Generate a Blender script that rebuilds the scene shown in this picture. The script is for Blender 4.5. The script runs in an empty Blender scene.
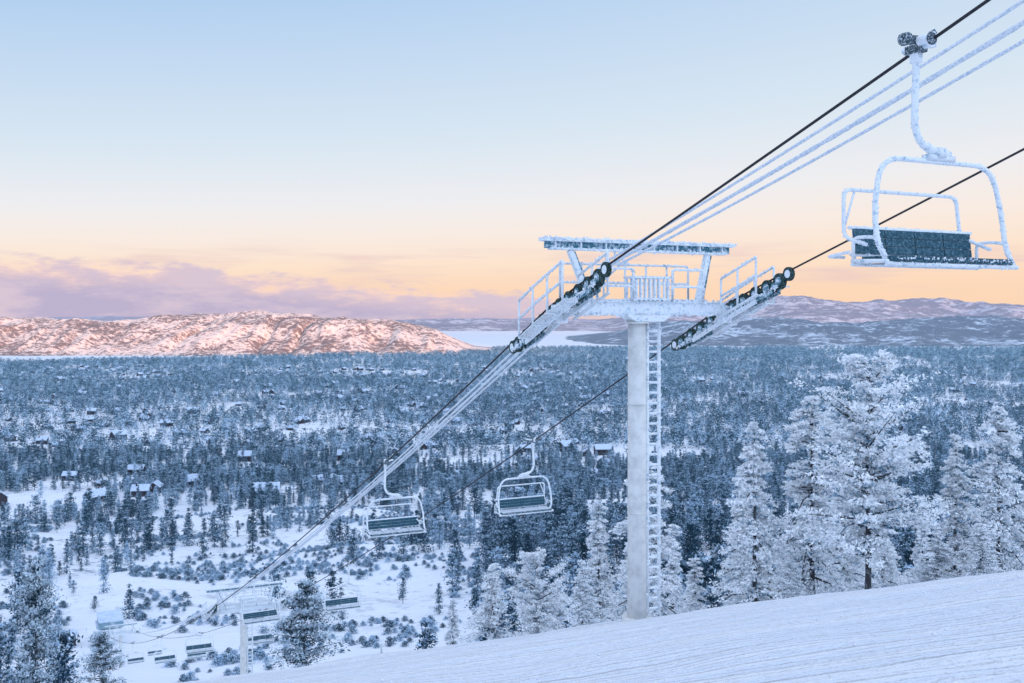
import bpy, math, random
import numpy as np
from mathutils import Vector, Matrix
random.seed(4); rng=np.random.default_rng(11)
scene=bpy.context.scene
scene.view_settings.view_transform='Standard'
try: scene.view_settings.look='None'
except Exception: pass
scene.view_settings.exposure=0

# ------------------------------------------------------------------ materials
def lin(c): 
    return tuple((x/255/12.92 if x/255<=0.04045 else ((x/255+0.055)/1.055)**2.4) for x in c)
HAZE=(0.20,0.39,0.63)
def newmat(name):
    m=bpy.data.materials.new(name); m.use_nodes=True
    nt=m.node_tree; nt.nodes.clear()
    out=nt.nodes.new('ShaderNodeOutputMaterial')
    b=nt.nodes.new('ShaderNodeBsdfPrincipled')
    b.inputs['Roughness'].default_value=0.8
    b.inputs['Specular IOR Level'].default_value=0.2
    nt.links.new(b.outputs[0],out.inputs[0])
    return m,nt,b,out
def M(nt,op,a,b=None,c=None,clamp=False):
    n=nt.nodes.new('ShaderNodeMath'); n.operation=op; n.use_clamp=clamp
    for i,v in enumerate((a,b,c)):
        if v is None: continue
        if isinstance(v,(int,float)): n.inputs[i].default_value=v
        else: nt.links.new(v,n.inputs[i])
    return n.outputs[0]
def MR(nt,v,a,b,c=0.0,d=1.0,smooth=True):
    n=nt.nodes.new('ShaderNodeMapRange'); n.interpolation_type='SMOOTHSTEP' if smooth else 'LINEAR'
    nt.links.new(v,n.inputs[0])
    for i,x in enumerate((a,b,c,d)): n.inputs[i+1].default_value=x
    return n.outputs[0]
def MIX(nt,f,a,b):
    n=nt.nodes.new('ShaderNodeMix'); n.data_type='RGBA'
    for s,v in ((0,f),(6,a),(7,b)):
        if isinstance(v,(int,float)): n.inputs[s].default_value=v
        elif isinstance(v,tuple): n.inputs[s].default_value=(v[0],v[1],v[2],1)
        else: nt.links.new(v,n.inputs[s])
    return n.outputs[2]
def noise(nt,vec,scale,detail=3,rough=0.55,dist=0):
    n=nt.nodes.new('ShaderNodeTexNoise'); n.inputs['Scale'].default_value=scale
    n.inputs['Detail'].default_value=detail; n.inputs['Roughness'].default_value=rough
    n.inputs['Distortion'].default_value=dist
    if vec is not None: nt.links.new(vec,n.inputs['Vector'])
    return n.outputs[0]
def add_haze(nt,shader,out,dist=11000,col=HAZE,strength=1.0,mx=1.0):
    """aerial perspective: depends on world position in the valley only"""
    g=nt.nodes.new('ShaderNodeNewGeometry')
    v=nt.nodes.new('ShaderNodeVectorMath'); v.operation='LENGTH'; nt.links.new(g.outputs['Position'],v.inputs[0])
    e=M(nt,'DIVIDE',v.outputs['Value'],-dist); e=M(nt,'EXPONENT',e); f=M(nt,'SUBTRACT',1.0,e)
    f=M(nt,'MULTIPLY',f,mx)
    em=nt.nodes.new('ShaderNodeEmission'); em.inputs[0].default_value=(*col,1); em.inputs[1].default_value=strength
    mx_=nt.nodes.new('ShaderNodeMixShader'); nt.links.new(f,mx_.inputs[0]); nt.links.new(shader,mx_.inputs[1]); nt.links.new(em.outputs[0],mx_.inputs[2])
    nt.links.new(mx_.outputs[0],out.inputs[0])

def mat_simple(name,c1,c2,scale,rough=0.7,metal=0,bump=0.0,lo=0.4,hi=0.6,bdist=0.01,topsnow=False):
    m,nt,b,out=newmat(name)
    tc=nt.nodes.new('ShaderNodeTexCoord')
    n=noise(nt,tc.outputs['Object'],scale,4,0.65)
    f=MR(nt,n,lo,hi)
    colr=MIX(nt,f,c1,c2)
    if topsnow:
        g=nt.nodes.new('ShaderNodeNewGeometry');s=nt.nodes.new('ShaderNodeSeparateXYZ');nt.links.new(g.outputs['True Normal'],s.inputs[0])
        colr=MIX(nt,MR(nt,s.outputs[2],0.6,0.9),colr,(0.80,0.85,0.92))
    nt.links.new(colr,b.inputs['Base Color'])
    b.inputs['Roughness'].default_value=rough; b.inputs['Metallic'].default_value=metal
    if bump:
        bp=nt.nodes.new('ShaderNodeBump'); bp.inputs['Strength'].default_value=bump; bp.inputs['Distance'].default_value=bdist
        nt.links.new(n,bp.inputs['Height']); nt.links.new(bp.outputs[0],b.inputs['Normal'])
    return m
FROST=mat_simple('frosted_steel',(0.40,0.56,0.68),(0.87,0.91,0.95),10,0.75,0,0.6,0.30,0.48,0.02)
MAST=mat_simple('painted_mast',(0.62,0.62,0.61),(0.80,0.80,0.78),3,0.6,0,0.3,0.3,0.65)
TEAL=mat_simple('teal_steel',(0.06,0.20,0.26),(0.66,0.75,0.84),12,0.7,0,0.4,0.42,0.66)  # dark teal steel with random patches of frost
RUBBER=mat_simple('dark_rubber',(0.010,0.03,0.028),(0.12,0.20,0.20),14,0.7,0,0.2,0.4,0.8)
ROPE=mat_simple('steel_rope',(0.012,0.014,0.02),(0.05,0.05,0.06),60,0.6)
WCABLE=mat_simple('rimed_cable',(0.55,0.65,0.76),(0.88,0.91,0.95),20,0.8,0,0.6,0.35,0.6)
PAD=mat_simple('seat_vinyl',(0.015,0.075,0.11),(0.16,0.29,0.36),22,0.55,0,0.3,0.42,0.8,0.01,True)
CHROME=mat_simple('dark_casting',(0.04,0.07,0.09),(0.6,0.68,0.75),30,0.6,0,0.5,0.45,0.68)
WOOD=mat_simple('cabin_wall',(0.045,0.04,0.045),(0.08,0.075,0.09),2,0.9)
ROOF=mat_simple('snow_roof',(0.50,0.62,0.80),(0.66,0.75,0.88),1,0.9)
WINDOWM=mat_simple('dark_glass',(0.02,0.03,0.04),(0.04,0.05,0.07),1,0.2)

def foliage_mat(name,dark,snow,haze=None,lo=0.3,hi=0.85):
    m,nt,b,out=newmat(name)
    a=nt.nodes.new('ShaderNodeAttribute'); a.attribute_name='snow'
    oi=nt.nodes.new('ShaderNodeObjectInfo')
    r=M(nt,'MULTIPLY_ADD',oi.outputs['Random'],0.5,-0.28)
    f=M(nt,'ADD',a.outputs['Fac'],r) if haze else a.outputs['Fac']
    f=MR(nt,f,lo,hi)
    nt.links.new(MIX(nt,f,dark,snow),b.inputs['Base Color'])
    b.inputs['Roughness'].default_value=0.9
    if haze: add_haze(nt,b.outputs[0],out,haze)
    return m
HERO=foliage_mat('rimed_needles',(0.15,0.30,0.42),(0.93,0.96,0.99),lo=0.10,hi=0.52)
PINED=foliage_mat('pine_needles',(0.012,0.050,0.07),(0.66,0.78,0.88),lo=0.22,hi=0.80)
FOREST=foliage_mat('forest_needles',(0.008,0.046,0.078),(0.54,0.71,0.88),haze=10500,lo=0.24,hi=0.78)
BARK=mat_simple('pine_bark',(0.05,0.05,0.055),(0.45,0.52,0.58),5,0.9,0,0.5,0.5,0.75)

def snow_ground():
    m,nt,b,out=newmat('snow_ground')
    g=nt.nodes.new('ShaderNodeNewGeometry'); P=g.outputs['Position']
    s=nt.nodes.new('ShaderNodeSeparateXYZ'); nt.links.new(P,s.inputs[0])
    Y=s.outputs[1]; X=s.outputs[0]
    low=noise(nt,P,0.05,1)
    c=M(nt,'ADD',Y,M(nt,'MULTIPLY',X,-0.13)); c=M(nt,'ADD',c,M(nt,'MULTIPLY',low,5.0))
    n1=nt.nodes.new('ShaderNodeCombineXYZ'); nt.links.new(c,n1.inputs[1]); nt.links.new(M(nt,'MULTIPLY',X,0.03),n1.inputs[0])
    l1=noise(nt,n1.outputs[0],1.7,2,0.7)
    col=MIX(nt,MR(nt,l1,0.3,0.7),(0.77,0.82,0.91),(0.87,0.89,0.93))  # streaks follow the bump field; groove shading put into the snow colour
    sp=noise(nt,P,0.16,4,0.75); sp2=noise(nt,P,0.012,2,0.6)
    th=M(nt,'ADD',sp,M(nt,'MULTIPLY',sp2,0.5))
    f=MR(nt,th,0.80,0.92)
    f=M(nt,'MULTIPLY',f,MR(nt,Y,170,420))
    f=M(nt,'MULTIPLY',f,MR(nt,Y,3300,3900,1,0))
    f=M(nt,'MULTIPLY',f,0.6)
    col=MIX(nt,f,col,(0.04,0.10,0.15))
    nt.links.new(col,b.inputs['Base Color'])
    b.inputs['Roughness'].default_value=0.75
    l2=M(nt,'SINE',M(nt,'MULTIPLY',c,19.0))
    l3=noise(nt,P,3.0,3,0.75)
    h=M(nt,'ADD',M(nt,'MULTIPLY',l1,0.46),M(nt,'MULTIPLY',l2,0.026))
    h=M(nt,'ADD',h,M(nt,'MULTIPLY',l3,0.20))
    bp=nt.nodes.new('ShaderNodeBump'); bp.inputs['Strength'].default_value=1.0; bp.inputs['Distance'].default_value=1.0
    nt.links.new(M(nt,'MULTIPLY',h,MR(nt,Y,60,140,1,0)),bp.inputs['Height']); nt.links.new(bp.outputs[0],b.inputs['Normal'])
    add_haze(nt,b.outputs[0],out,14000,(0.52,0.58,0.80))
    return m
SNOWG=snow_ground()
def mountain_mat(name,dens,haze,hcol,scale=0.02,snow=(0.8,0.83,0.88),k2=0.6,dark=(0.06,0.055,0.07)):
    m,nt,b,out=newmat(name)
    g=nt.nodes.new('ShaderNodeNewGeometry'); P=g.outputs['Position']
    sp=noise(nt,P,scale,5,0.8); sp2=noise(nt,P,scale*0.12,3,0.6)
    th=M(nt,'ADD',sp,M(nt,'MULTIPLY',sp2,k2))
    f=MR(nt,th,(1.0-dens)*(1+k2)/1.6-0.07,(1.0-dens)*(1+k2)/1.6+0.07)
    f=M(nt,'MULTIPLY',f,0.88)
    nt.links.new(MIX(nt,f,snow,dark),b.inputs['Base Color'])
    b.inputs['Roughness'].default_value=0.9
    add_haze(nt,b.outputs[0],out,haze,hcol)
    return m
MT_L=mountain_mat('hill_snow_scrub_sun_tint',0.20,36000,(0.55,0.42,0.56),0.04,(0.86,0.70,0.62),0.5,(0.10,0.075,0.08))  # sunrise glow painted into the snow colour as a warm tint
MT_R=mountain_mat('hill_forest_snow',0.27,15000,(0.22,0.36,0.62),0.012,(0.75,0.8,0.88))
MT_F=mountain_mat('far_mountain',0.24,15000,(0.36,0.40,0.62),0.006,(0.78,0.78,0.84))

# ------------------------------------------------------------------ terrain function
def h2(ix,iy,s):
    n=(ix.astype(np.int64)*374761393+iy.astype(np.int64)*668265263+s*974634777)&0x7fffffff
    n=((n^(n>>13))*1274126177)&0x7fffffff
    n=(n^(n>>16))&0x7fffffff
    return n/0x7fffffff
def vn(x,y,s=0):
    x=np.asarray(x,float);y=np.asarray(y,float)
    ix=np.floor(x);iy=np.floor(y);fx=x-ix;fy=y-iy
    fx=fx*fx*fx*(fx*(fx*6-15)+10);fy=fy*fy*fy*(fy*(fy*6-15)+10)
    a=h2(ix,iy,s);b=h2(ix+1,iy,s);c=h2(ix,iy+1,s);d=h2(ix+1,iy+1,s)
    return (a*(1-fx)+b*fx)*(1-fy)+(c*(1-fx)+d*fx)*fy-0.5
def fbm(x,y,s=0,o=4):
    r=0;a=1
    for i in range(o):
        r=r+a*vn(x*2**i,y*2**i,s+i*7);a*=0.5
    return r
def sst(x,a,b):
    t=np.clip((x-a)/(b-a),0,1);return t*t*(3-2*t)
TY=np.array([-8000,-4000,-1900,-1450,-600,-60,0,15,25,31,38,48,60,82,110,150,204,260,340,450,600,900,1300,2000,3500,40000.])
TZ=np.array([-150,0,350,430,168,13.2,-1.82,-5.57,-8.1,-9.9,-13.2,-18.0,-22.8,-31,-41.5,-54,-66,-74,-85,-99,-118,-143,-156,-160,-160,-160.])  # profile behind the camera: unseen ridge, its height shaped to shade the valley
TS=np.empty_like(TZ);dl=np.diff(TZ)/np.diff(TY)
TS[1:-1]=np.where(dl[:-1]*dl[1:]>0,2*dl[:-1]*dl[1:]/(dl[:-1]+dl[1:]+1e-12),0);TS[0]=dl[0];TS[-1]=0
def prof(y):
    y=np.clip(y,TY[0],TY[-1]);i=np.clip(np.searchsorted(TY,y)-1,0,len(TY)-2)
    h=TY[i+1]-TY[i];t=(y-TY[i])/h
    return ((1+2*t)*(1-t)**2)*TZ[i]+(t*(1-t)**2)*h*TS[i]+(t*t*(3-2*t))*TZ[i+1]+(t*t*(t-1))*h*TS[i+1]
def ground_z(x,y):
    x=np.asarray(x,float);y=np.asarray(y,float)
    z=prof(y)
    lat=0.134*60*np.tanh(x/60)
    f=np.where(y<60,1.0,np.interp(y,[60,400,1000],[1,0.35,0]))
    z=z+lat*f
    z=z+600*sst(x,3400,5600)*sst(-y,300,1450)*(y<0)  # unseen right end of that ridge, raised to block sun from the right hills
    z=z+fbm(x/9,y/9,3,3)*0.22*sst(y,-5,60)*1.6
    z=z+fbm(x/2.2,y/2.2,5,3)*0.09
    z=z+fbm(x/130,y/130,9,4)*9*sst(y,120,320)*(1-0.8*sst(y,1200,2400))
    z=z+fbm(x/45,y/45,19,3)*3*sst(y,100,260)*(1-sst(y,900,1600))
    return z

def mk_mesh(name,verts,faces,mats,smooth=False,matidx=None,attr=None):
    me=bpy.data.meshes.new(name)
    verts=np.asarray(verts,dtype=np.float32)
    if isinstance(faces,np.ndarray):
        nf,k=faces.shape
        me.vertices.add(len(verts));me.vertices.foreach_set('co',verts.ravel())
        me.loops.add(nf*k);me.loops.foreach_set('vertex_index',faces.astype(np.int32).ravel())
        me.polygons.add(nf);me.polygons.foreach_set('loop_start',np.arange(0,nf*k,k,dtype=np.int32))
        try: me.polygons.foreach_set('loop_total',np.full(nf,k,dtype=np.int32))
        except Exception: pass
        me.update(calc_edges=True);me.validate()
    else:
        me.from_pydata(verts.tolist(),[],faces);me.update()
    for m in mats: me.materials.append(m)
    if matidx is not None: me.polygons.foreach_set('material_index',np.asarray(matidx,dtype=np.int32))
    me.polygons.foreach_set('use_smooth',np.full(len(me.polygons),bool(smooth)))
    if attr is not None:
        a=me.attributes.new('snow','FLOAT','FACE');a.data.foreach_set('value',np.asarray(attr,dtype=np.float32))
    me.update()
    return me
def link(o,parent=None):
    scene.collection.objects.link(o)
    if parent: o.parent=parent
    return o
def grid_faces(nx,ny):
    i,j=np.meshgrid(np.arange(nx-1),np.arange(ny-1));a=(j*nx+i).ravel()
    return np.stack([a,a+1,a+1+nx,a+nx],1)

tx=np.linspace(-1,1,720);gx=14*np.sinh(tx*math.asinh(16000/14))
ty=np.linspace(-math.asinh(7800/14),math.asinh(34000/14),900);gy=24+14*np.sinh(ty)
GX,GY=np.meshgrid(gx,gy)
GZ=ground_z(GX,GY)
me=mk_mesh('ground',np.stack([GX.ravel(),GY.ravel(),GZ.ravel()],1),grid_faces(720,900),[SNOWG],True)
link(bpy.data.objects.new('snowy_ground',me))

def mountain(name,x0,x1,y0,y1,crest,mat,seed,nx=500,ny=160,amp=90,wl=500,peak=0.5,ridge=0.16,gully=0.0):
    xs=np.linspace(x0,x1,nx);ys=np.linspace(y0,y1,ny);X,Y=np.meshgrid(xs,ys)
    t=(Y-y0)/(y1-y0)+0.10*fbm(X/(wl*2),Y/(wl*3),seed+9,3)*np.sin((Y-y0)/(y1-y0)*math.pi)
    t=np.clip(t,0,1);tt=np.where(t<peak,t/peak*0.5,0.5+(t-peak)/(1-peak)*0.5)
    env=np.sin(tt*math.pi)**1.1
    cz=np.interp(X,crest[0],crest[1])+165
    n=fbm(X/wl,Y/wl,seed,6)
    rid=1-np.abs(fbm(X/(wl*0.8)+3,Y/(wl*1.2),seed+50,5))*2
    Z=-168+env*cz*((1-ridge)+ridge*rid)+n*amp*env*np.clip(cz/160,0,1)
    if gully:   # erosion gullies on the slope facing the valley, fading at the crest
        gl=np.abs(fbm(X/150+0.6*fbm(X/400,Y/400,seed+2,3),Y/900,seed+70,4))
        Z=Z-gully*(0.5-gl)*np.sin(np.clip(t/peak,0,1)*math.pi)*np.clip(cz/160,0,1)
    Z=Z-(1-env)*10
    o=bpy.data.objects.new(name,mk_mesh(name,np.stack([X.ravel(),Y.ravel(),Z.ravel()],1),grid_faces(nx,ny),[mat],True))
    link(o)
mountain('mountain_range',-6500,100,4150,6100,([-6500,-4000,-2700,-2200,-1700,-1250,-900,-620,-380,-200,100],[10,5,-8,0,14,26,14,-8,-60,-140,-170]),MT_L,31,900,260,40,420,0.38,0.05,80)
mountain('mountain_range',-3200,1500,12000,17000,([-3200,-1800,-1200,-500,200,900,1500],[-10,-20,-5,10,-10,-50,-120]),MT_F,77,300,80,70,900)
mountain('mountain_range',350,9000,5300,9800,([350,800,1200,1900,2800,4300,9000],[-165,-105,-50,-12,-15,-5,0]),MT_R,41,700,220,70,600,0.5,0.16,40)
mountain('mountain_range',900,14000,11500,18500,([900,2400,3300,4000,4700,5600,6500,7500,14000],[-120,110,260,340,250,190,260,150,100]),MT_F,91,500,140,200,1200)
mountain('mountain_range',-16000,16000,22000,30000,([-16000,0,16000],[30,-30,30]),MT_F,61,400,60,120,3000)

# small clods of snow thrown up by the groomer
r=np.random.default_rng(55);n=2600
yy=13+22*r.random(n);xx=(r.random(n)*1.2-0.55)*yy
k=(fbm(xx/3,yy/1.2,44,3)+0.3*r.random(n)>0.22);xx,yy=xx[k],yy[k];n=len(xx);zz_=ground_z(xx,yy)
sz=0.010+0.035*r.random(n)**3
octv=np.array([[1,0,0],[-1,0,0],[0,1,0],[0,-1,0],[0,0,.8],[0,0,-.6]],float)
octf=np.array([[0,2,4],[2,1,4],[1,3,4],[3,0,4],[2,0,5],[1,2,5],[3,1,5],[0,3,5]])
V=(octv[None]*(0.7+0.6*r.random((n,6,1))))*sz[:,None,None]+np.stack([xx,yy,zz_+sz*0.2],1)[:,None,:]
F=(octf[None]+np.arange(n)[:,None,None]*6).reshape(-1,3)
CLOD=mat_simple('snow_clods',(0.76,0.81,0.90),(0.86,0.88,0.93),5,0.8)
link(bpy.data.objects.new('snow_clods',mk_mesh('snow_clods',V.reshape(-1,3),F,[CLOD],True)))

# ------------------------------------------------------------------ geometry accumulators
class Acc:
    def __init__(s): s.v=[];s.f=[];s.m=[]
    def add(s,vs,fs,mi=0):
        o=len(s.v);s.v+= [tuple(v) for v in vs];s.f+=[tuple(i+o for i in f) for f in fs];s.m+=[mi]*len(fs)
    def box(s,c,size,R=None,mi=0,taper=None):
        hx,hy,hz=[q/2 for q in size];vs=[]
        for z in(-1,1):
            for x,y in((-1,-1),(1,-1),(1,1),(-1,1)):
                k=1.0 if (taper is None or z>0) else taper
                p=Vector((x*hx*k,y*hy,z*hz))
                if R is not None:p=R@p
                vs.append(p+Vector(c))
        s.add(vs,[(3,2,1,0),(4,5,6,7),(0,1,5,4),(1,2,6,5),(2,3,7,6),(3,0,4,7)],mi)
    def beam(s,a,b,w,h,mi=0):
        a=Vector(a);b=Vector(b);d=(b-a);L=d.length;d.normalize()
        up=Vector((0,0,1)) if abs(d.z)<0.95 else Vector((1,0,0))
        x=d.cross(up).normalized();z=x.cross(d).normalized()
        R=Matrix((x,d,z)).transposed()
        s.box((a+b)/2,(w,L,h),R,mi)
    def tube(s,pts,r,n=8,mi=0,cap=True,jit=0):
        pts=[Vector(p) for p in pts];k=len(pts);vs=[];prev=None
        for i,p in enumerate(pts):
            t=(pts[min(i+1,k-1)]-pts[max(i-1,0)]).normalized()
            if prev is None:
                prev=t.cross(Vector((0,0,1)) if abs(t.z)<0.9 else Vector((1,0,0))).normalized()
            x=(prev-t*prev.dot(t)).normalized();y=t.cross(x);prev=x
            rr=r[i] if isinstance(r,(list,tuple)) else r
            if jit: rr*=1+random.uniform(-jit,jit)
            for j in range(n):
                a=2*math.pi*j/n;vs.append(p+x*math.cos(a)*rr+y*math.sin(a)*rr)
        fs=[(i*n+j,i*n+(j+1)%n,(i+1)*n+(j+1)%n,(i+1)*n+j) for i in range(k-1) for j in range(n)]
        if cap: fs+=[tuple(range(n-1,-1,-1)),tuple((k-1)*n+j for j in range(n))]
        s.add(vs,fs,mi)
    def cyl(s,a,b,r,n=16,mi=0): s.tube([a,b],r,n,mi)
    def mesh(s,name,mats,smooth=False):
        me=mk_mesh(name,s.v,s.f,mats,False,s.m)
        if smooth:
            for p in me.polygons:
                p.use_smooth= len(p.vertices)==4
        return me
def rime(a,pts,r,n,seed,mi=0,amt=1.0):
    """feathery rime lumps growing on a tube"""
    rr=random.Random(seed);pts=[Vector(p) for p in pts]
    for _ in range(n):
        i=rr.randrange(len(pts)-1);p=pts[i].lerp(pts[i+1],rr.random())
        d=Vector((rr.uniform(-1,1),rr.uniform(-1,1),rr.uniform(-0.6,1))).normalized()
        s=r*rr.uniform(0.5,1.1)*amt;q=p+d*r*0.75
        ax=[Vector((rr.uniform(-1,1),rr.uniform(-1,1),rr.uniform(-1,1))).normalized() for _ in range(3)]
        vs=[q+ax[0]*s,q-ax[0]*s,q+ax[1]*s*0.8,q-ax[1]*s*0.8,q+d*s*1.2,q-d*s]
        a.add(vs,[(0,2,4),(2,1,4),(1,3,4),(3,0,4),(2,0,5),(1,2,5),(3,1,5),(0,3,5)],mi)
def spline(pts,n=8):
    pts=[Vector(p) for p in pts];P=[pts[0]*2-pts[1]]+pts+[pts[-1]*2-pts[-2]];o=[]
    for i in range(1,len(P)-2):
        for j in range(n):
            t=j/n;a,b,c,d=P[i-1],P[i],P[i+1],P[i+2]
            o.append(0.5*((2*b)+(c-a)*t+(2*a-5*b+4*c-d)*t*t+(3*b-a-3*c+d)*t**3))
    o.append(pts[-1]);return o
def fillet(pts,r,n=6):
    pts=[Vector(p) for p in pts];o=[pts[0]]
    for i in range(1,len(pts)-1):
        a,b,c=pts[i-1],pts[i],pts[i+1]
        u=(a-b);v=(c-b);rr=min(r,u.length*0.49,v.length*0.49);u.normalize();v.normalize()
        p0=b+u*rr;p1=b+v*rr
        for j in range(n+1):
            t=j/n;o.append(p0*(1-t)**2+b*2*t*(1-t)+p1*t*t)
    o.append(pts[-1]);return o

ANG=math.atan2(0.428,0.904)
ux,uy=math.cos(ANG),math.sin(ANG)
G=2.86
# ------------------------------------------------------------------ lift tower
def build_tower(cx,cy,Zc,sup,sdn):
    base=float(ground_z(cx,cy))-0.25
    H=Zc-base
    e=bpy.data.objects.new('chairlift_tower',None);link(e);e.location=(cx,cy,base);e.rotation_euler=(0,0,ANG)
    def put(acc,name,mats,smooth=False):
        o=bpy.data.objects.new(name,acc.mesh(name,mats,smooth));link(o,e)
    C=H-0.2
    a=Acc();mu=-0.28
    a.tube([(mu,0,0),(mu,0,C*0.5),(mu,0,C-0.15)],[0.265,0.26,0.25],24)
    for fz in (C*0.36,C*0.7): a.tube([(mu,0,fz),(mu,0,fz+0.05)],0.275,24)
    a.cyl((mu,0,C-0.42),(mu,0,C-0.37),0.34,20)
    a.cyl((mu,0,0),(mu,0,0.32),0.42,20)
    put(a,'mast',[MAST],True)
    a=Acc()
    for u in (0.05,0.44):
        a.tube([(u,-0.02,0.3),(u,-0.02,C+0.2)],0.05,6);rime(a,[(u,-0.02,0.3),(u,-0.02,C)],0.055,320,int(u*100))
    z=0.5
    while z<C:
        a.tube([(0.05,-0.02,z),(0.44,-0.02,z)],0.038,6);rime(a,[(0.05,-0.02,z),(0.44,-0.02,z)],0.042,9,int(z*50));z+=0.29
    for z in np.arange(1,C,1.9): a.beam((mu+0.2,0.0,z),(0.05,0.0,z),0.05,0.05)
    put(a,'ladder',[FROST],True)
    a=Acc()
    a.box((0,0,C),(5.3,0.36,0.34))
    a.box((0,0,C+0.19),(5.0,0.44,0.035))
    a.box((0.0,0,C-0.27),(1.5,0.5,0.18),None,0,0.6)
    a.box((0.07,0,C+0.27),(1.15,0.55,0.05))
    for u in np.linspace(-0.45,0.6,8):
        for yv in(-0.26,0.26): a.beam((u,yv,C+0.22),(u,yv,C+0.86),0.05,0.05)
    a.box((0.07,0,C+0.88),(1.2,0.62,0.06))
    rime(a,[(-2.6,-0.18,C-0.17),(2.6,-0.18,C-0.17)],0.06,240,3);rime(a,[(-2.5,-0.2,C+0.2),(2.5,-0.2,C+0.2)],0.06,220,4)
    put(a,'crossarm',[FROST])
    a=Acc()
    zt=H+1.52
    a.box((-0.15,0,zt+0.14),(6.3,0.30,0.10))
    a.box((-0.15,0,zt),(6.1,0.05,0.2),None,1)
    a.box((-0.15,0,zt-0.11),(5.8,0.24,0.05))
    rime(a,[(-3.3,-0.14,zt+0.15),(3.0,-0.14,zt+0.15)],0.055,260,5);rime(a,[(-3.0,-0.1,zt-0.11),(2.7,-0.1,zt-0.11)],0.05,220,6)
    for u in np.linspace(-2.9,2.6,8): a.box((u,0,zt),(0.035,0.2,0.19),None,0)
    a.beam((-2.42,0,zt-0.14),(-1.82,0,C+0.17),0.16,0.14,0)
    a.beam((2.12,0,zt-0.14),(1.78,0,C+0.17),0.16,0.14,0)
    a.beam((-2.25,0.09,zt-0.16),(-1.65,0.09,C+0.2),0.08,0.05,1)
    a.beam((2.30,0.09,zt-0.16),(2.00,0.09,C+0.2),0.08,0.05,1)
    for u in (-0.72,-1.0,-1.28):
        a.box((u,0,H+1.07),(0.06,0.36,0.08),None,0);a.beam((u,0,H+1.09),(u,0,zt-0.14),0.045,0.045)
    put(a,'lifting_frame',[FROST,TEAL])
    a=Acc()
    for k in range(7): a.box((-0.02,0.38+0.09*k,C+0.25),(4.4,0.035,0.04))
    for u in np.arange(-2.1,2.3,0.7): a.box((u,0.62,C+0.215),(0.05,0.72,0.03))
    yv=0.98
    for zz in(0.75,1.28):
        pp=fillet([(-2.2,yv,C+0.25),(-2.2,yv,C+zz),(2.15,yv,C+zz),(2.15,yv,C+0.25)],0.12,4);a.tube(pp,0.034,6);rime(a,[(-2.2,yv,C+zz),(2.15,yv,C+zz)],0.04,160,int(zz*9))
    for u in np.arange(-1.5,2.1,0.72): a.tube([(u,yv,C+0.25),(u,yv,C+1.28)],0.030,6)
    for (u0,u1) in((-1.75,-0.6),(0.7,1.75)):
        for zz in(0.62,1.1):
            pp=fillet([(u0,-0.32,C+0.2),(u0,-0.32,C+zz),(u1,-0.32,C+zz),(u1,-0.32,C+0.2)],0.1,4);a.tube(pp,0.036,6);rime(a,[(u0,-0.32,C+0.2),(u0,-0.32,C+zz),(u1,-0.32,C+zz),(u1,-0.32,C+0.2)],0.042,90,int(zz*9+u0))
    put(a,'catwalk',[FROST],True)
    for sgn,nm in((-1,'left'),(1,'right')):
        a=Acc();us=sgn*G
        n=5
        def zz(y): return (-y*sup if y<0 else -y*sdn)
        sp=0.51
        ys=[(i-n+0.5)*sp for i in range(2*n)]
        for y in ys:
            zc=H+zz(y)-0.245-0.02*(y/2.5)**2
            a.cyl((us-0.055,y,zc),(us+0.055,y,zc),0.225,20,0)
            a.cyl((us-0.068,y,zc),(us+0.068,y,zc),0.12,14,2)
            a.cyl((us-0.09,y,zc),(us+0.09,y,zc),0.06,8,1)
        for i in range(0,2*n,2):
            y0,y1=ys[i],ys[i+1];z0=H+zz(y0)-0.24;z1=H+zz(y1)-0.24
            for q in(-0.105,0.105):
                a.beam((us+q,y0-0.06,z0-0.08),(us+q,y1+0.06,z1-0.08),0.022,0.12,2)
                a.beam((us+q,(y0+y1)/2,(z0+z1)/2),(us+q,(y0+y1)/2,(z0+z1)/2-0.22),0.024,0.1,0)
        for (i0,i1) in((0,3),(6,9)):
            y0=(ys[i0]+ys[i0+1])/2;y1=(ys[i1-1]+ys[i1])/2
            for q in(-0.135,0.135): a.beam((us+q,y0-0.1,H+zz(y0)-0.45),(us+q,y1+0.1,H+zz(y1)-0.45),0.03,0.13,2)
        for q in(-0.17,0.17):
            a.beam((us+q,-1.5,H+1.5*sup-0.52),(us+q,0,H-0.54),0.035,0.12,1);a.beam((us+q,0,H-0.54),(us+q,1.5,H-1.5*sdn-0.52),0.035,0.12,1)
            rime(a,[(us+q,-2.4,H+2.4*sup-0.42),(us+q,0,H-0.45),(us+q,2.4,H-2.4*sdn-0.42)],0.055,140,int(q*100)+40,1)
        a.box((us-sgn*0.12,0,H-0.35),(0.36,0.3,0.5),None,3)
        for y in(ys[0]-0.36,ys[-1]+0.36):
            a.cyl((us-0.05,y,H+zz(y)-0.2),(us+0.05,y,H+zz(y)-0.2),0.19,16,0);a.cyl((us-0.06,y,H+zz(y)-0.2),(us+0.06,y,H+zz(y)-0.2),0.11,16,1)
        put(a,'sheave_train_'+nm,[RUBBER,FROST,TEAL,FROST],False)
        a=Acc()
        def cz(y): return H+zz(y)-0.50
        for q in np.linspace(0.26,0.52,4):
            a.beam((us+sgn*q,-1.5,cz(-1.5)),(us+sgn*q,0,cz(0)),0.03,0.035);a.beam((us+sgn*q,0,cz(0)),(us+sgn*q,1.2,cz(1.2)),0.03,0.035)
        uo=us+sgn*0.54
        yy=[-1.4,-0.55,0.3,1.15]
        for y in yy: a.tube([(uo,y,cz(y)-0.05),(uo,y,cz(y)+1.0)],0.032,6)
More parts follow.
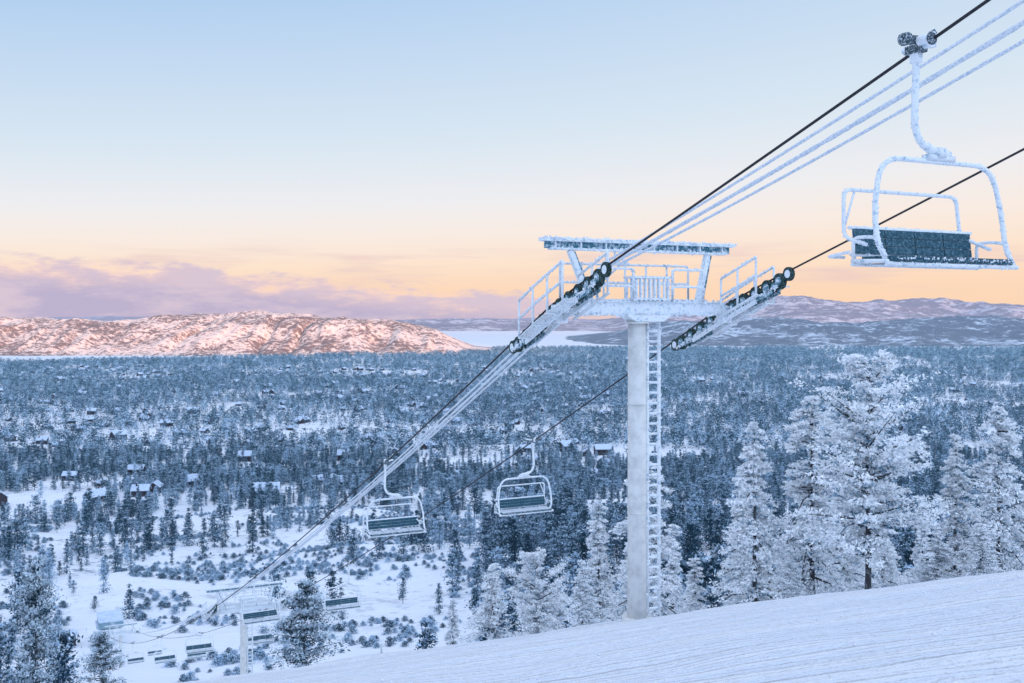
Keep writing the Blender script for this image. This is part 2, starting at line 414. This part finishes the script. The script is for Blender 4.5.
        for dz in(0.5,1.0):
            a.tube([(uo,y,cz(y)+dz) for y in yy],0.036,6);rime(a,[(uo,y,cz(y)+dz) for y in yy],0.040,100,int(dz*7))
        for y in yy: a.beam((us+sgn*0.1,y,cz(y)-0.04),(uo,y,cz(y)-0.04),0.05,0.05)
        ur=us-sgn*0.5
        yy=[-1.9,-1.1,-0.35]
        for y in yy: a.tube([(ur,y,cz(y)+0.0),(ur,y,cz(y)+1.05)],0.032,6)
        for dz in(0.55,1.05):
            a.tube([(ur,y,cz(y)+dz) for y in yy],0.036,6);rime(a,[(ur,y,cz(y)+dz) for y in yy],0.040,70,int(dz*17))
        a.beam((ur,-1.95,cz(-1.95)),(ur,-0.1,cz(0)),0.08,0.05)
        put(a,'sheave_catwalk_'+nm,[FROST],True)
    return e
def centre(Y): return (3.76-0.474*(Y-28.2),Y)
ZC={ -29.8:21.6, 28.2:0.46, 82.0:-23.6, 204.0:-64.2}
build_tower(*centre(28.2),0.46,0.35,0.42)
build_tower(*centre(-29.8),21.6,0.28,0.31)
build_tower(*centre(82),-23.6,0.44,0.40)
build_tower(*centre(204),-64.2,0.30,0.30)

# ------------------------------------------------------------------ ropes
def rope_z(Yc,sags):
    K=sorted(ZC)
    if Yc<=K[0]: return ZC[K[0]]+(K[0]-Yc)*0.25
    for i in range(len(K)-1):
        if Yc<=K[i+1]:
            t=(Yc-K[i])/(K[i+1]-K[i]);return ZC[K[i]]*(1-t)+ZC[K[i+1]]*t-sags[i]*4*t*(1-t)
    return ZC[K[-1]]-(Yc-K[-1])*0.22
SAG=[0.40,0.5,2.2]
def rope_pos(u,Yc,dz=0,sags=SAG):
    cx,cy=centre(Yc);return Vector((cx+ux*u,cy+uy*u,rope_z(Yc,sags)+dz))
def make_rope(name,u,dz,r,mat,n=6,step=1.5,jit=0,sags=SAG,y1=236):
    a=Acc();ys=list(np.arange(-60,y1,step))
    pts=[rope_pos(u,y,dz,sags) for y in ys]
    a.tube(pts,r,n,0,True,jit);link(bpy.data.objects.new(name,a.mesh(name,[mat],True)))
make_rope('haul_rope',-G,0.0,0.027,ROPE)
make_rope('haul_rope',G,0.0,0.025,ROPE)
make_rope('rimed_cable',-0.72,1.1,0.034,WCABLE,7,0.16,0.10,[1.75,0.5,2])
make_rope('rimed_cable',-1.0,1.1,0.048,WCABLE,7,0.14,0.18,[1.5,0.6,2])
make_rope('rimed_cable',-1.28,1.1,0.034,WCABLE,7,0.16,0.10,[1.2,0.65,2])

# ------------------------------------------------------------------ chair
def chair_meshes():
    out={}
    a=Acc()
    a.box((0,0,0.02),(0.13,0.34,0.14),None,0);a.cyl((0,-0.24,0.05),(0,0.24,0.05),0.065,12,1)
    a.box((0.02,0.0,0.16),(0.09,0.2,0.16),Matrix.Rotation(0.3,3,'X'),0)
    a.cyl((-0.05,-0.34,0.10),(-0.05,-0.12,0.12),0.085,14,1);a.cyl((-0.05,-0.37,0.10),(-0.05,-0.34,0.10),0.10,14,0)
    a.beam((0.05,0.0,0.12),(0.36,-0.05,0.34),0.05,0.08,0);a.beam((-0.02,-0.05,0.14),(-0.30,-0.10,0.14),0.06,0.09,0)
    a.box((0.2,0,0.10),(0.38,0.1,0.07),Matrix.Rotation(-0.15,3,'Y'),1)
    a.cyl((-0.40,-0.10,0.10),(-0.28,-0.10,0.14),0.10,12,0)
    a.box((0.0,0,-0.1),(0.11,0.16,0.2),None,1)
    rime(a,[(-0.35,-0.1,0.18),(0,0,0.1),(0.36,-0.05,0.34)],0.05,60,77,1,0.8)
    out['grip']=a.mesh('grip',[CHROME,FROST])
    a=Acc()
    pts=spline([(0,0,-0.05),(-0.01,0,-0.5),(-0.03,0,-0.95),(-0.02,0,-1.2),(0.08,0,-1.42),(0.28,0,-1.55),(0.50,0,-1.62)],8)
    a.tube(pts,0.055,10);rime(a,pts,0.05,260,8,0,0.6)
    a.tube([(0.22,0,-1.50),(0.30,0,-1.55),(0.62,0,-1.60),(0.72,0,-1.62)],0.075,10)
    a.box((0.5,0,-1.68),(0.62,0.13,0.09));a.box((0.48,0,-1.60),(0.16,0.2,0.16))
    out['hanger_arm']=a.mesh('hanger_arm',[FROST],True)
    c=0.48;W=1.42
    a=Acc()
    bail=[(c-W+0.15,-0.18,-3.38),(c-W,-0.12,-3.1),(c-W,-0.05,-2.6),(c-W+0.18,0,-1.74),(c+W-0.18,0,-1.74),(c+W,-0.05,-2.6),(c+W,-0.12,-3.1),(c+W+0.02,-0.25,-3.38)]
    bp=fillet(bail,0.42,7);a.tube(bp,0.042,10)
    dense=[]
    for i in range(len(bp)-1):
        m=max(1,int((bp[i+1]-bp[i]).length/0.1))
        dense+=[bp[i].lerp(bp[i+1],k/m) for k in range(m)]
    dense.append(bp[-1]);rime(a,dense,0.042,900,9,0,0.65)
    for sx in(-1,1):
        x=c+sx*(W-0.03)
        a.tube(fillet([(x,-0.12,-3.02),(x,0.1,-2.98),(x,0.42,-2.98),(x,0.42,-3.3)],0.1,4),0.028,8)
        a.tube([(x,-0.30,-3.38),(x,0.45,-3.34)],0.032,8)
        a.tube([(x-sx*0.35,-0.28,-3.42),(x-sx*0.35,0.42,-3.40),(x-sx*0.35,0.5,-2.85)],0.028,8)
    fr=[(c-W,-0.30,-3.42),(c+W+0.05,-0.30,-3.42)]
    a.tube(fr,0.036,8);rime(a,fr,0.038,300,10,0,0.75)
    a.tube([(c-W,0.42,-3.40),(c+W,0.42,-3.40)],0.03,8)
    out['bail']=a.mesh('bail',[FROST],True)
    a=Acc()
    for k in range(4):
        y=-0.26+0.17*k
        for s in range(4):
            x0=c-W+0.12+s*0.66
            a.box((x0+0.32,y,-3.335+0.004*k),(0.645,0.15,0.085),None,0)
    rime(a,[(c-W+0.1,-0.33,-3.33),(c+W-0.1,-0.33,-3.33)],0.03,160,12,1,0.8)
    out['seat']=a.mesh('seat',[PAD,FROST])
    a=Acc()
    for s in range(4):
        w=0.635;x0=c-W+0.1+s*(w+0.02)
        for k in range(3):
            a.box((x0+w/2,0.47+0.016*(k-1),-3.02+0.135*(k-1)),(w,0.05,0.125),Matrix.Rotation(-0.12,3,'X'),0)
    for z in(-3.24,-2.80):
        pp=[(c-W+0.05,0.50-(0.02 if z<-3 else -0.03),z),(c+W-0.05,0.50-(0.02 if z<-3 else -0.03),z)];a.tube(pp,0.028,8,1);rime(a,pp,0.03,200,13,1,0.9)
    for s in(-1,0,1): a.tube([(c+s*1.25,0.53,-3.4),(c+s*1.25,0.56,-2.8)],0.026,8,1)
    out['backrest']=a.mesh('backrest',[PAD,FROST])
    a=Acc()
    bar=[(c-W+0.04,0.15,-3.1),(c-W+0.02,0.62,-2.95),(c-W+0.02,0.62,-2.18),(c+W-0.3,0.62,-2.18),(c+W-0.2,0.62,-2.85),(c+W-0.04,0.15,-3.1)]
    pp=fillet(bar,0.16,5);a.tube(pp,0.031,8)
    rime(a,bar,0.03,360,14,0,0.7)
    a.tube([(c-W+0.03,0.6,-2.75),(c-W+0.25,0.62,-2.2)],0.02,6)
    a.tube(fillet([(c-W-0.02,0.45,-3.2),(c-W-0.02,0.95,-3.25),(c-W+0.35,0.95,-3.25)],0.1,4),0.026,8)
    out['restraint_bar']=a.mesh('restraint_bar',[FROST],True)
    return out
CM=chair_meshes()
def put_chair(u,Yc,sw=0,sc=1.0):
    p=rope_pos(u,Yc);e=bpy.data.objects.new('chairlift_chair',None);link(e);e.location=p
    e.rotation_euler=(0,sw,ANG);e.scale=(sc,sc,sc)
    for k,m in CM.items(): 
        o=bpy.data.objects.new(k,m);link(o,e)
        if u>0: o.scale=(-1,1,1)
cyL=uy*G
for Y in (15.9,40.2,64.5,88.8,113.1,147,186): put_chair(-G,Y+cyL,random.uniform(-0.015,0.015) if Y>16 else 0,1.0 if Y<16 else 0.84)
for Y in (41,65.3,89.6,125,170): put_chair(G,Y-cyL,random.uniform(-0.02,0.02),0.84)

cx,cy=centre(238);gz=float(ground_z(cx,cy));e=bpy.data.objects.new('lift_terminal',None);link(e);e.location=(cx,cy,gz);e.rotation_euler=(0,0,ANG)
a=Acc();a.box((0,0,5.3),(5.2,9,1.5),None,0);a.box((0,0,6.15),(5.5,9.4,0.25),None,1);a.box((0,0,4.45),(6.2,7,0.2),None,1)
link(bpy.data.objects.new('housing',a.mesh('housing',[TEAL,ROOF])),e)
a=Acc()
for y in(-2.6,2.6): a.tube([(0,y,-0.5),(0,y,4.6)],0.45,12)
a.cyl((0,-2.5,4.15),(0,-2.5,4.32),2.86,28)
link(bpy.data.objects.new('legs_and_bullwheel',a.mesh('legs',[FROST])),e)
e=bpy.data.objects.new('operator_hut',None);link(e);e.location=(cx-8,cy-4,float(ground_z(cx-8,cy-4)));e.rotation_euler=(0,0,0.4)
a=Acc();a.box((0,0,1.3),(3,2.6,2.8));a.box((0,-1.31,1.7),(1.6,0.04,0.8),None,1)
a.add([(-1.8,-1.6,2.7),(1.8,-1.6,2.7),(1.8,1.6,2.7),(-1.8,1.6,2.7),(-1.8,0,3.7),(1.8,0,3.7)],[(0,1,5,4),(2,3,4,5),(0,4,3),(1,2,5),(3,2,1,0)],2)
link(bpy.data.objects.new('walls_and_roof',a.mesh('hut',[WOOD,WINDOWM,ROOF])),e)

# ------------------------------------------------------------------ trees
def conifer(seed,H,R,nb,ncl,nl,leaf,t0=0.1,power=0.8,flat=0.45,droop=0.3,snowb=0.6,trunk=True,gap=0.35,up=0.25,mats=None,name='tree',bulge=0.0,tight=1.0):
    r=np.random.default_rng(seed)
    t=t0+(1-t0)*r.random(nb)**0.95; t=np.minimum(t,0.985)
    az=r.random(nb)*2*math.pi
    pf=(1-t)**power
    if bulge: pf=np.sin(np.clip((t-t0)/(1-t0)*0.92+0.08,0,1)*math.pi)**0.6*(1-bulge)+pf*bulge
    lump=1+gap*np.sin(az*2+seed)*np.sin(t*9+seed*1.7)+gap*0.9*(r.random(nb)-0.5)
    L=R*(pf*1.0+0.06)*lump*(0.75+0.35*r.random(nb))
    b=np.repeat(np.arange(nb),ncl)
    s=r.random(nb*ncl)**0.65
    Lb=L[b];ab=az[b]+ (r.random(len(b))-0.5)*0.75*(1.1-s*0.5)
    out=np.stack([np.cos(ab),np.sin(ab),np.zeros(len(b))],1)
    slope=up*(t[b]-0.3)*2-droop*s
    cpos=out*(Lb*s)[:,None];cpos[:,2]=t[b]*H+slope*Lb*s+r.normal(0,0.04,len(b))*Lb
    csn=r.normal(0,0.10,len(b))
    c=np.repeat(np.arange(len(b)),nl)
    sc=leaf*(0.7+1.3*(Lb[c]/R))*tight
    off=r.normal(0,1,(len(c),3))*sc[:,None]*np.array([1.0,1.0,flat])
    pos=cpos[c]+off
    ax=out[c]*0.8+r.normal(0,0.65,(len(c),3));ax[:,2]-=0.15;ax/=np.linalg.norm(ax,axis=1)[:,None]
    rv=r.normal(0,1,(len(c),3))
    bx=np.cross(ax,rv);bx/=np.linalg.norm(bx,axis=1)[:,None]+1e-9
    la=leaf*(0.55+0.7*r.random(len(c)))[:,None];lb=la*0.42
    q=np.stack([pos-ax*la-bx*lb*0.4,pos-ax*la*0.1+bx*lb,pos+ax*la,pos-ax*la*0.1-bx*lb],1)
    snow=snowb+0.20*off[:,2]/(sc*flat+1e-6)+0.35*(s[c]-0.6)+r.normal(0,0.06,len(c))+csn[c]
    V=q.reshape(-1,3);F=np.arange(len(V)).reshape(-1,4);MI=np.zeros(len(F),int)
    if trunk:
        a=Acc();rad=max(0.02,H*0.014)
        k=7;a.tube([(0.03*H*0.1*math.sin(i*1.3+seed),0.03*H*0.1*math.cos(i+seed),-0.5+(H*0.97+0.5)*i/k) for i in range(k+1)],[rad*(1-0.9*i/k) for i in range(k+1)],7)
        idx=r.choice(nb,min(nb,70 if nb>100 else 12),replace=False)
        for i in idx:
            o=Vector((math.cos(az[i]),math.sin(az[i]),0));p0=Vector((0,0,t[i]*H))
            def at(s): return p0+o*(L[i]*s)+Vector((0,0,(up*(t[i]-0.3)*2-droop*s)*L[i]*s))
            a.tube([at(0),at(0.45),at(0.9)],[rad*0.32,rad*0.2,rad*0.06],4,0,False)
        tv=np.array(a.v);tf=[f for f in a.f if len(f)==4]
        tf=np.array(tf)+len(V)
        V=np.concatenate([V,tv]);F=np.concatenate([F,tf]);MI=np.concatenate([MI,np.ones(len(tf),int)]);snow=np.concatenate([snow,np.full(len(tf),0.3)])
    return mk_mesh(name,V,F,mats or [HERO,BARK],False,MI,np.clip(snow,0,1))

hero=[conifer(1,10,1.9,150,11,15,0.088,0.06,0.85,snowb=0.60,droop=0.5,gap=0.6,flat=0.35,name='fir_a',tight=0.75),
      conifer(2,10,2.1,145,11,15,0.088,0.05,0.75,snowb=0.60,droop=0.6,gap=0.7,flat=0.35,name='fir_b',tight=0.75),
      conifer(3,10,1.7,135,11,15,0.085,0.05,0.9,snowb=0.62,droop=0.5,gap=0.6,flat=0.35,name='fir_c',tight=0.75)]
pine=conifer(8,10.5,2.35,130,13,17,0.088,0.26,0.6,flat=0.5,snowb=0.62,droop=0.02,up=0.8,gap=0.8,name='pine_a',bulge=0.5,tight=0.8)
pine_d=conifer(9,10,2.2,110,9,14,0.12,0.16,0.6,flat=0.7,snowb=0.5,droop=0.05,up=0.6,gap=0.6,name='pine_b',bulge=0.45,mats=[PINED,BARK])
def put_tree(name,me,x,y,ztop,rad,baseH,baseR,rot,tilt=0):
    g=float(ground_z(x,y))-0.1;H=ztop-g;o=bpy.data.objects.new(name,me);link(o);o.location=(x,y,g)
    o.scale=(rad/baseR,rad/baseR,H/baseH);o.rotation_euler=(tilt,tilt*0.5,rot)
T=[('fir_tree',0,10.2,42,-4.3,1.95,0.3),('fir_tree',1,13.2,44,-3.3,2.3,1.2),('pine_tree','p',14.2,40,-1.9,2.6,2.0),
('fir_tree',2,20.4,46,-5.2,1.9,2.2),('fir_tree',1,20.9,43,-3.7,1.9,4.0),('fir_tree',1,6.6,50,-7.0,2.5,5.0),('fir_tree',0,4.6,53,-9.6,2.0,0.9),
('fir_tree',1,-1.0,54,-13.2,2.0,3.1),('fir_tree',2,3.3,47,-11.3,1.5,2.6),('fir_tree',0,-3.3,56,-15.7,1.2,1.5),('pine_tree','d',-15.6,75,-20.0,2.5,1.1),
('pine_tree','d',-62,130,-31.5,3.2,0.3),('fir_tree',0,17.9,42,-9.0,1.5,2.3),('fir_tree',2,8.6,47,-11.2,1.5,0.1),('fir_tree',2,23.2,45,-7.6,1.8,1.0),
('fir_tree',0,11.9,52,-7.9,1.8,3.9),('fir_tree',1,16.6,50,-8.5,1.9,0.6),('pine_tree','p',1.5,58,-13.9,1.9,2.9),('fir_tree',2,11.4,41,-9.4,1.1,2.9),
('fir_tree',0,19.2,41,-8.4,1.2,5.1),('pine_tree','d',-50,122,-38.5,2.6,4.3)]
for nm,k,x,y,zt,rd,ro in T:
    if k=='p': put_tree(nm,pine,x,y,zt,rd,10.5,2.4,ro,0.02)
    elif k=='d': put_tree(nm,pine_d,x,y,zt,rd,10,2.3,ro)
    else: put_tree(nm,hero[k],x,y,zt,rd,10,2.0,ro)
put_tree('fir_tree',hero[2],-10.2,78,-25.3,0.6,10,2.0,1.0)

col=bpy.data.collections.new('forest_tree_variants')
specs=[]
for i in range(4): specs.append(conifer(20+i,12,2.1+0.3*(i%2),52,4,5,0.38,0.05,0.8,snowb=0.26+0.07*i,droop=0.35,gap=0.5,mats=[FOREST,FOREST],name='m%d'%i))
for i in range(2): specs.append(conifer(30+i,12,2.7,45,4,6,0.40,0.2,0.6,flat=0.7,snowb=0.30+0.08*i,droop=0.05,up=0.6,gap=0.7,mats=[FOREST,FOREST],name='p%d'%i,bulge=0.4))
for i in range(4): specs.append(conifer(40+i,12,2.3,20,2,2,0.95,0.06,0.75,snowb=0.22+0.09*i,droop=0.3,gap=0.4,trunk=False,mats=[FOREST],name='f%d'%i))
specs.append(conifer(50,2.2,1.5,34,4,5,0.2,0.05,0.35,flat=0.8,snowb=0.5,droop=0.1,trunk=False,mats=[FOREST],name='b0'))
specs+=hero
def house_mesh(w,d,h,rh,nm):
    a=Acc();a.box((0,0,h/2-0.6),(w,d,h+1.2),None,0)
    for x in(-w*0.3,0,w*0.3):
        for y in(-d/2-0.03,d/2+0.03): a.box((x,y,h*0.6),(w*0.14,0.05,h*0.3),None,2)
    a.add([(-w/2,-d/2,h),(-w/2,d/2,h),(-w/2,0,h+rh)],[(0,1,2)],0);a.add([(w/2,-d/2,h),(w/2,d/2,h),(w/2,0,h+rh)],[(0,1,2)],0)
    o=0.7;t=0.35;z0=h-rh*o/(d/2)
    for s in(-1,1):
        a.add([(-w/2-o,s*(d/2+o),z0),(w/2+o,s*(d/2+o),z0),(w/2+o,0,h+rh),(-w/2-o,0,h+rh),
               (-w/2-o,s*(d/2+o),z0+t),(w/2+o,s*(d/2+o),z0+t),(w/2+o,0,h+rh+t),(-w/2-o,0,h+rh+t)],
              [(0,1,2,3),(4,5,6,7),(0,1,5,4),(1,2,6,5),(3,0,4,7)],1)
    a.box((w*0.25,d*0.15,h+rh*0.9),(0.9,0.9,rh*0.9),None,0)
    return a.mesh(nm,[WOOD,ROOF,WINDOWM])
for i,m in enumerate(specs):
    col.objects.link(bpy.data.objects.new('variant_%02d'%i,m))
hcol=bpy.data.collections.new('house_variants')
for i,(w,d,h,rh) in enumerate([(12,9,4.5,3.2),(16,10,5.5,3.6),(10,8,3.5,3.0)]):
    hcol.objects.link(bpy.data.objects.new('hvariant_%d'%i,house_mesh(w,d,h,rh,'house%d'%i)))

def instancer(name,pts,rot,scl,idx,coll):
    me=bpy.data.meshes.new(name);me.vertices.add(len(pts));me.vertices.foreach_set('co',np.asarray(pts,np.float32).ravel())
    a=me.attributes.new('rot','FLOAT','POINT');a.data.foreach_set('value',rot.astype(np.float32))
    a=me.attributes.new('scl','FLOAT_VECTOR','POINT');a.data.foreach_set('vector',scl.astype(np.float32).ravel())
    a=me.attributes.new('idx','INT','POINT');a.data.foreach_set('value',idx.astype(np.int32))
    o=bpy.data.objects.new(name,me);link(o)
    ng=bpy.data.node_groups.new(name,'GeometryNodeTree')
    ng.interface.new_socket('Geometry',in_out='INPUT',socket_type='NodeSocketGeometry');ng.interface.new_socket('Geometry',in_out='OUTPUT',socket_type='NodeSocketGeometry')
    gi=ng.nodes.new('NodeGroupInput');go=ng.nodes.new('NodeGroupOutput')
    ci=ng.nodes.new('GeometryNodeCollectionInfo');ci.inputs['Collection'].default_value=coll
    ci.inputs['Separate Children'].default_value=True;ci.inputs['Reset Children'].default_value=True
    ip=ng.nodes.new('GeometryNodeInstanceOnPoints');ip.inputs['Pick Instance'].default_value=True
    def at(n,t):
        q=ng.nodes.new('GeometryNodeInputNamedAttribute');q.data_type=t;q.inputs['Name'].default_value=n;return q.outputs['Attribute']
    cb=ng.nodes.new('ShaderNodeCombineXYZ');ng.links.new(at('rot','FLOAT'),cb.inputs[2])
    er=ng.nodes.new('FunctionNodeEulerToRotation');ng.links.new(cb.outputs[0],er.inputs[0])
    ng.links.new(gi.outputs[0],ip.inputs['Points']);ng.links.new(ci.outputs[0],ip.inputs['Instance'])
    ng.links.new(at('idx','INT'),ip.inputs['Instance Index']);ng.links.new(er.outputs[0],ip.inputs['Rotation']);ng.links.new(at('scl','FLOAT_VECTOR'),ip.inputs['Scale'])
    ng.links.new(ip.outputs[0],go.inputs[0])
    md=o.modifiers.new('scatter','NODES');md.node_group=ng
    return o

def cluster_noise(x,y): return fbm(x/55,y/55,71,3)+0.6*fbm(x/230,y/230,72,2)
def density(x,y):
    d=np.ones_like(x)*0.82
    r=x/np.maximum(y,1)
    left=sst(-r,-0.02,0.10)
    near=1-sst(y,520,1000)
    d=d*(1-left*near*0.80)
    cn=cluster_noise(x,y)
    d=d*np.clip(0.75+cn*3.2*(0.45+0.55*near*left)+0.2*(1-near),0.0,1.6)
    far_left=sst(-r,0.0,0.3)*sst(y,700,1000)*(1-sst(y,1500,2600))
    d=d*(1-0.45*far_left)
    cl=fbm(x/170,y/120,75,3)
    d=d*np.where((cl>0.25)&(y>700),0.10,1)
    d=d*(1-np.exp(-((x+60+0.12*(y-200)-25*np.sin(y/70))/26)**2)*(y<620)*0.97)
    run2=np.exp(-((x+0.03*y-10*np.sin(y/60)+12)/16)**2)*(y>120)*(y<560)*0.9
    d=d*(1-run2)
    d=d*(1-np.exp(-((x+0.25*y+10)/22)**2)*(y>110)*(y<330)*0.96)
    lx=3.76-0.474*(y-28.2);d=np.where((np.abs(x-lx)<11)&(y<260),0,d)
    d=np.where((y<62)&(x<27),0,d)
    d=np.where((y<125)&(x<4),0,d)
    d=np.where(y>3500+(x+1750)*0.7+250*fbm(x/300,y/300,5,3),np.where(x<-100,0,d),d)
    return d
def scatter(y0,y1,area,seed,wid=0.60):
    r=np.random.default_rng(seed)
    n=int(wid*(y1**2-y0**2)/area)
    y=np.sqrt(r.random(n)*(y1**2-y0**2)+y0**2);x=(r.random(n)*2-1)*wid*y
    keep=r.random(n)<density(x,y);return x[keep],y[keep],r
P=[];R_=[];S_=[];I_=[]
def addset(x,y,r,h0,h1,ids,wid=1.0,base=12):
    n=len(x);z=ground_z(x,y)-0.2
    h=(h0+(h1-h0)*r.random(n)**1.3)/base
    w=h*(0.8+0.4*r.random(n))*wid
    P.append(np.stack([x,y,z],1));R_.append(r.random(n)*6.28);S_.append(np.stack([w,w,h],1));I_.append(r.choice(ids,n))
x,y,r=scatter(62,130,26,101);addset(x,y,r,4,13,[11,12,13],1.0,10)
x,y,r=scatter(130,520,28,105);addset(x,y,r,4,15,[0,1,2,3,4,5])
x,y,r=scatter(520,1100,42,102);addset(x,y,r,6,17,[0,1,2,3,4,5])
x,y,r=scatter(1100,2600,100,103);addset(x,y,r,8,19,[6,7,8,9],1.15)
x,y,r=scatter(2600,5200,260,104);addset(x,y,r,10,22,[6,7,8,9],1.5)
nfor=sum(len(q) for q in P)
instancer('conifer_forest',np.concatenate(P),np.concatenate(R_),np.concatenate(S_),np.concatenate(I_),col)
r=np.random.default_rng(7);n=9000;y=np.sqrt(r.random(n)*(640**2-125**2)+125**2);x=(r.random(n)*0.66-0.60)*y
k=(fbm(x/40,y/40,88,3)+0.25*r.random(n)>0.16)&(np.abs(x-(3.76-0.474*(y-28.2)))>9);x,y=x[k],y[k]
n=len(x);s=0.35+0.75*r.random(n)
instancer('scrub_bushes',np.stack([x,y,ground_z(x,y)-0.1],1),r.random(n)*6.28,np.stack([s,s,s*0.8],1),np.full(n,10),col)
r=np.random.default_rng(9);n=1500;y=np.sqrt(r.random(n)*(3300**2-620**2)+620**2);x=(r.random(n)*1.1-0.62)*y
k=(r.random(n)<np.where(x<0.1*y,0.75,0.22));x,y=x[k],y[k];n=len(x)
s=0.7+0.45*r.random(n)
instancer('village_houses',np.stack([x,y,ground_z(x,y)],1),np.round(r.random(n)*4)*0.8+0.2*r.random(n),np.stack([s,s,s*1.1],1),r.integers(0,3,n),hcol)
print('forest',nfor)

# ------------------------------------------------------------------ world
w=bpy.data.worlds.new('World');scene.world=w;w.use_nodes=True
nt=w.node_tree;nt.nodes.clear()
out=nt.nodes.new('ShaderNodeOutputWorld');bg=nt.nodes.new('ShaderNodeBackground')
tc=nt.nodes.new('ShaderNodeTexCoord');D=tc.outputs['Generated']
sp=nt.nodes.new('ShaderNodeSeparateXYZ');nt.links.new(D,sp.inputs[0]);x,y,z=sp.outputs
e=M(nt,'MULTIPLY',z,M(nt,'MULTIPLY_ADD',x,-0.38,1.0))
cr=nt.nodes.new('ShaderNodeValToRGB');el=cr.color_ramp.elements
stops=[(0.0,(252,212,180)),(0.03,(253,218,188)),(0.055,(253,228,206)),(0.085,(249,236,227)),(0.12,(238,238,241)),(0.18,(217,231,243)),(0.32,(180,209,241)),(0.45,(184,207,242)),(1.0,(206,221,248))]
while len(el)<len(stops): el.new(0.5)
for q,(p,c) in zip(el,stops): q.position=p;q.color=(*lin(c),1)
nt.links.new(M(nt,'MAXIMUM',e,0.0),cr.inputs[0])
sky=cr.outputs[0]
cb=nt.nodes.new('ShaderNodeCombineXYZ');nt.links.new(M(nt,'MULTIPLY',x,6.0),cb.inputs[0]);nt.links.new(M(nt,'MULTIPLY',y,6.0),cb.inputs[1]);nt.links.new(M(nt,'MULTIPLY',z,22.0),cb.inputs[2])
cn=noise(nt,cb.outputs[0],1.9,5,0.62)
azf=MR(nt,x,-0.45,0.14,1,0)
top=M(nt,'MULTIPLY_ADD',azf,0.038,0.014);top=M(nt,'ADD',top,M(nt,'MULTIPLY',M(nt,'SUBTRACT',cn,0.5),0.075))
dd=M(nt,'SUBTRACT',top,z)
mask=MR(nt,dd,-0.004,0.009);mask=M(nt,'MULTIPLY',mask,MR(nt,x,0.0,0.2,0.97,0))
ccol=MIX(nt,MR(nt,dd,0.0,0.024),lin((248,216,208)),lin((188,178,208)))
ccol=MIX(nt,MR(nt,cn,0.42,0.64),ccol,lin((216,198,214)))
sky=MIX(nt,mask,sky,ccol)
cb2=nt.nodes.new('ShaderNodeCombineXYZ');nt.links.new(M(nt,'MULTIPLY',x,4.0),cb2.inputs[0]);nt.links.new(M(nt,'MULTIPLY',y,4.0),cb2.inputs[1]);nt.links.new(M(nt,'MULTIPLY',z,40.0),cb2.inputs[2])
wn=noise(nt,cb2.outputs[0],1.3,3,0.6)
wm=M(nt,'MULTIPLY',MR(nt,wn,0.46,0.68),MR(nt,z,0.02,0.04));wm=M(nt,'MULTIPLY',wm,MR(nt,z,0.05,0.085,1,0));wm=M(nt,'MULTIPLY',wm,0.65)
sky=MIX(nt,wm,sky,lin((228,200,202)))
nt.links.new(sky,bg.inputs[0])
glow=M(nt,'ADD',M(nt,'MULTIPLY',x,0.5),M(nt,'MULTIPLY',y,-0.866))
gl=M(nt,'MULTIPLY',MR(nt,glow,-0.35,0.8,1.0,1.8),MR(nt,z,0.33,0.6,1.0,1.12))  # unseen sky behind camera and overhead brightened to lift the ambient fill
nt.links.new(gl,bg.inputs[1]);nt.links.new(bg.outputs[0],out.inputs[0])

sd=bpy.data.lights.new('sun','SUN');sd.energy=5.0;sd.angle=math.radians(0.5);sd.color=(1.0,0.42,0.16)
so=bpy.data.objects.new('sun',sd);link(so)
dsun=Vector((0.5,-0.866,0.09)).normalized();so.rotation_euler=dsun.to_track_quat('Z','Y').to_euler();so.location=(200,-300,200)

cd=bpy.data.cameras.new('camera');cam=bpy.data.objects.new('camera',cd);link(cam)
cd.lens=35.156;cd.sensor_width=36;cd.shift_y=-23.5/1024;cd.clip_start=0.1;cd.clip_end=80000
cam.location=(0,0,0);cam.rotation_euler=(math.radians(90),0,0);scene.camera=cam
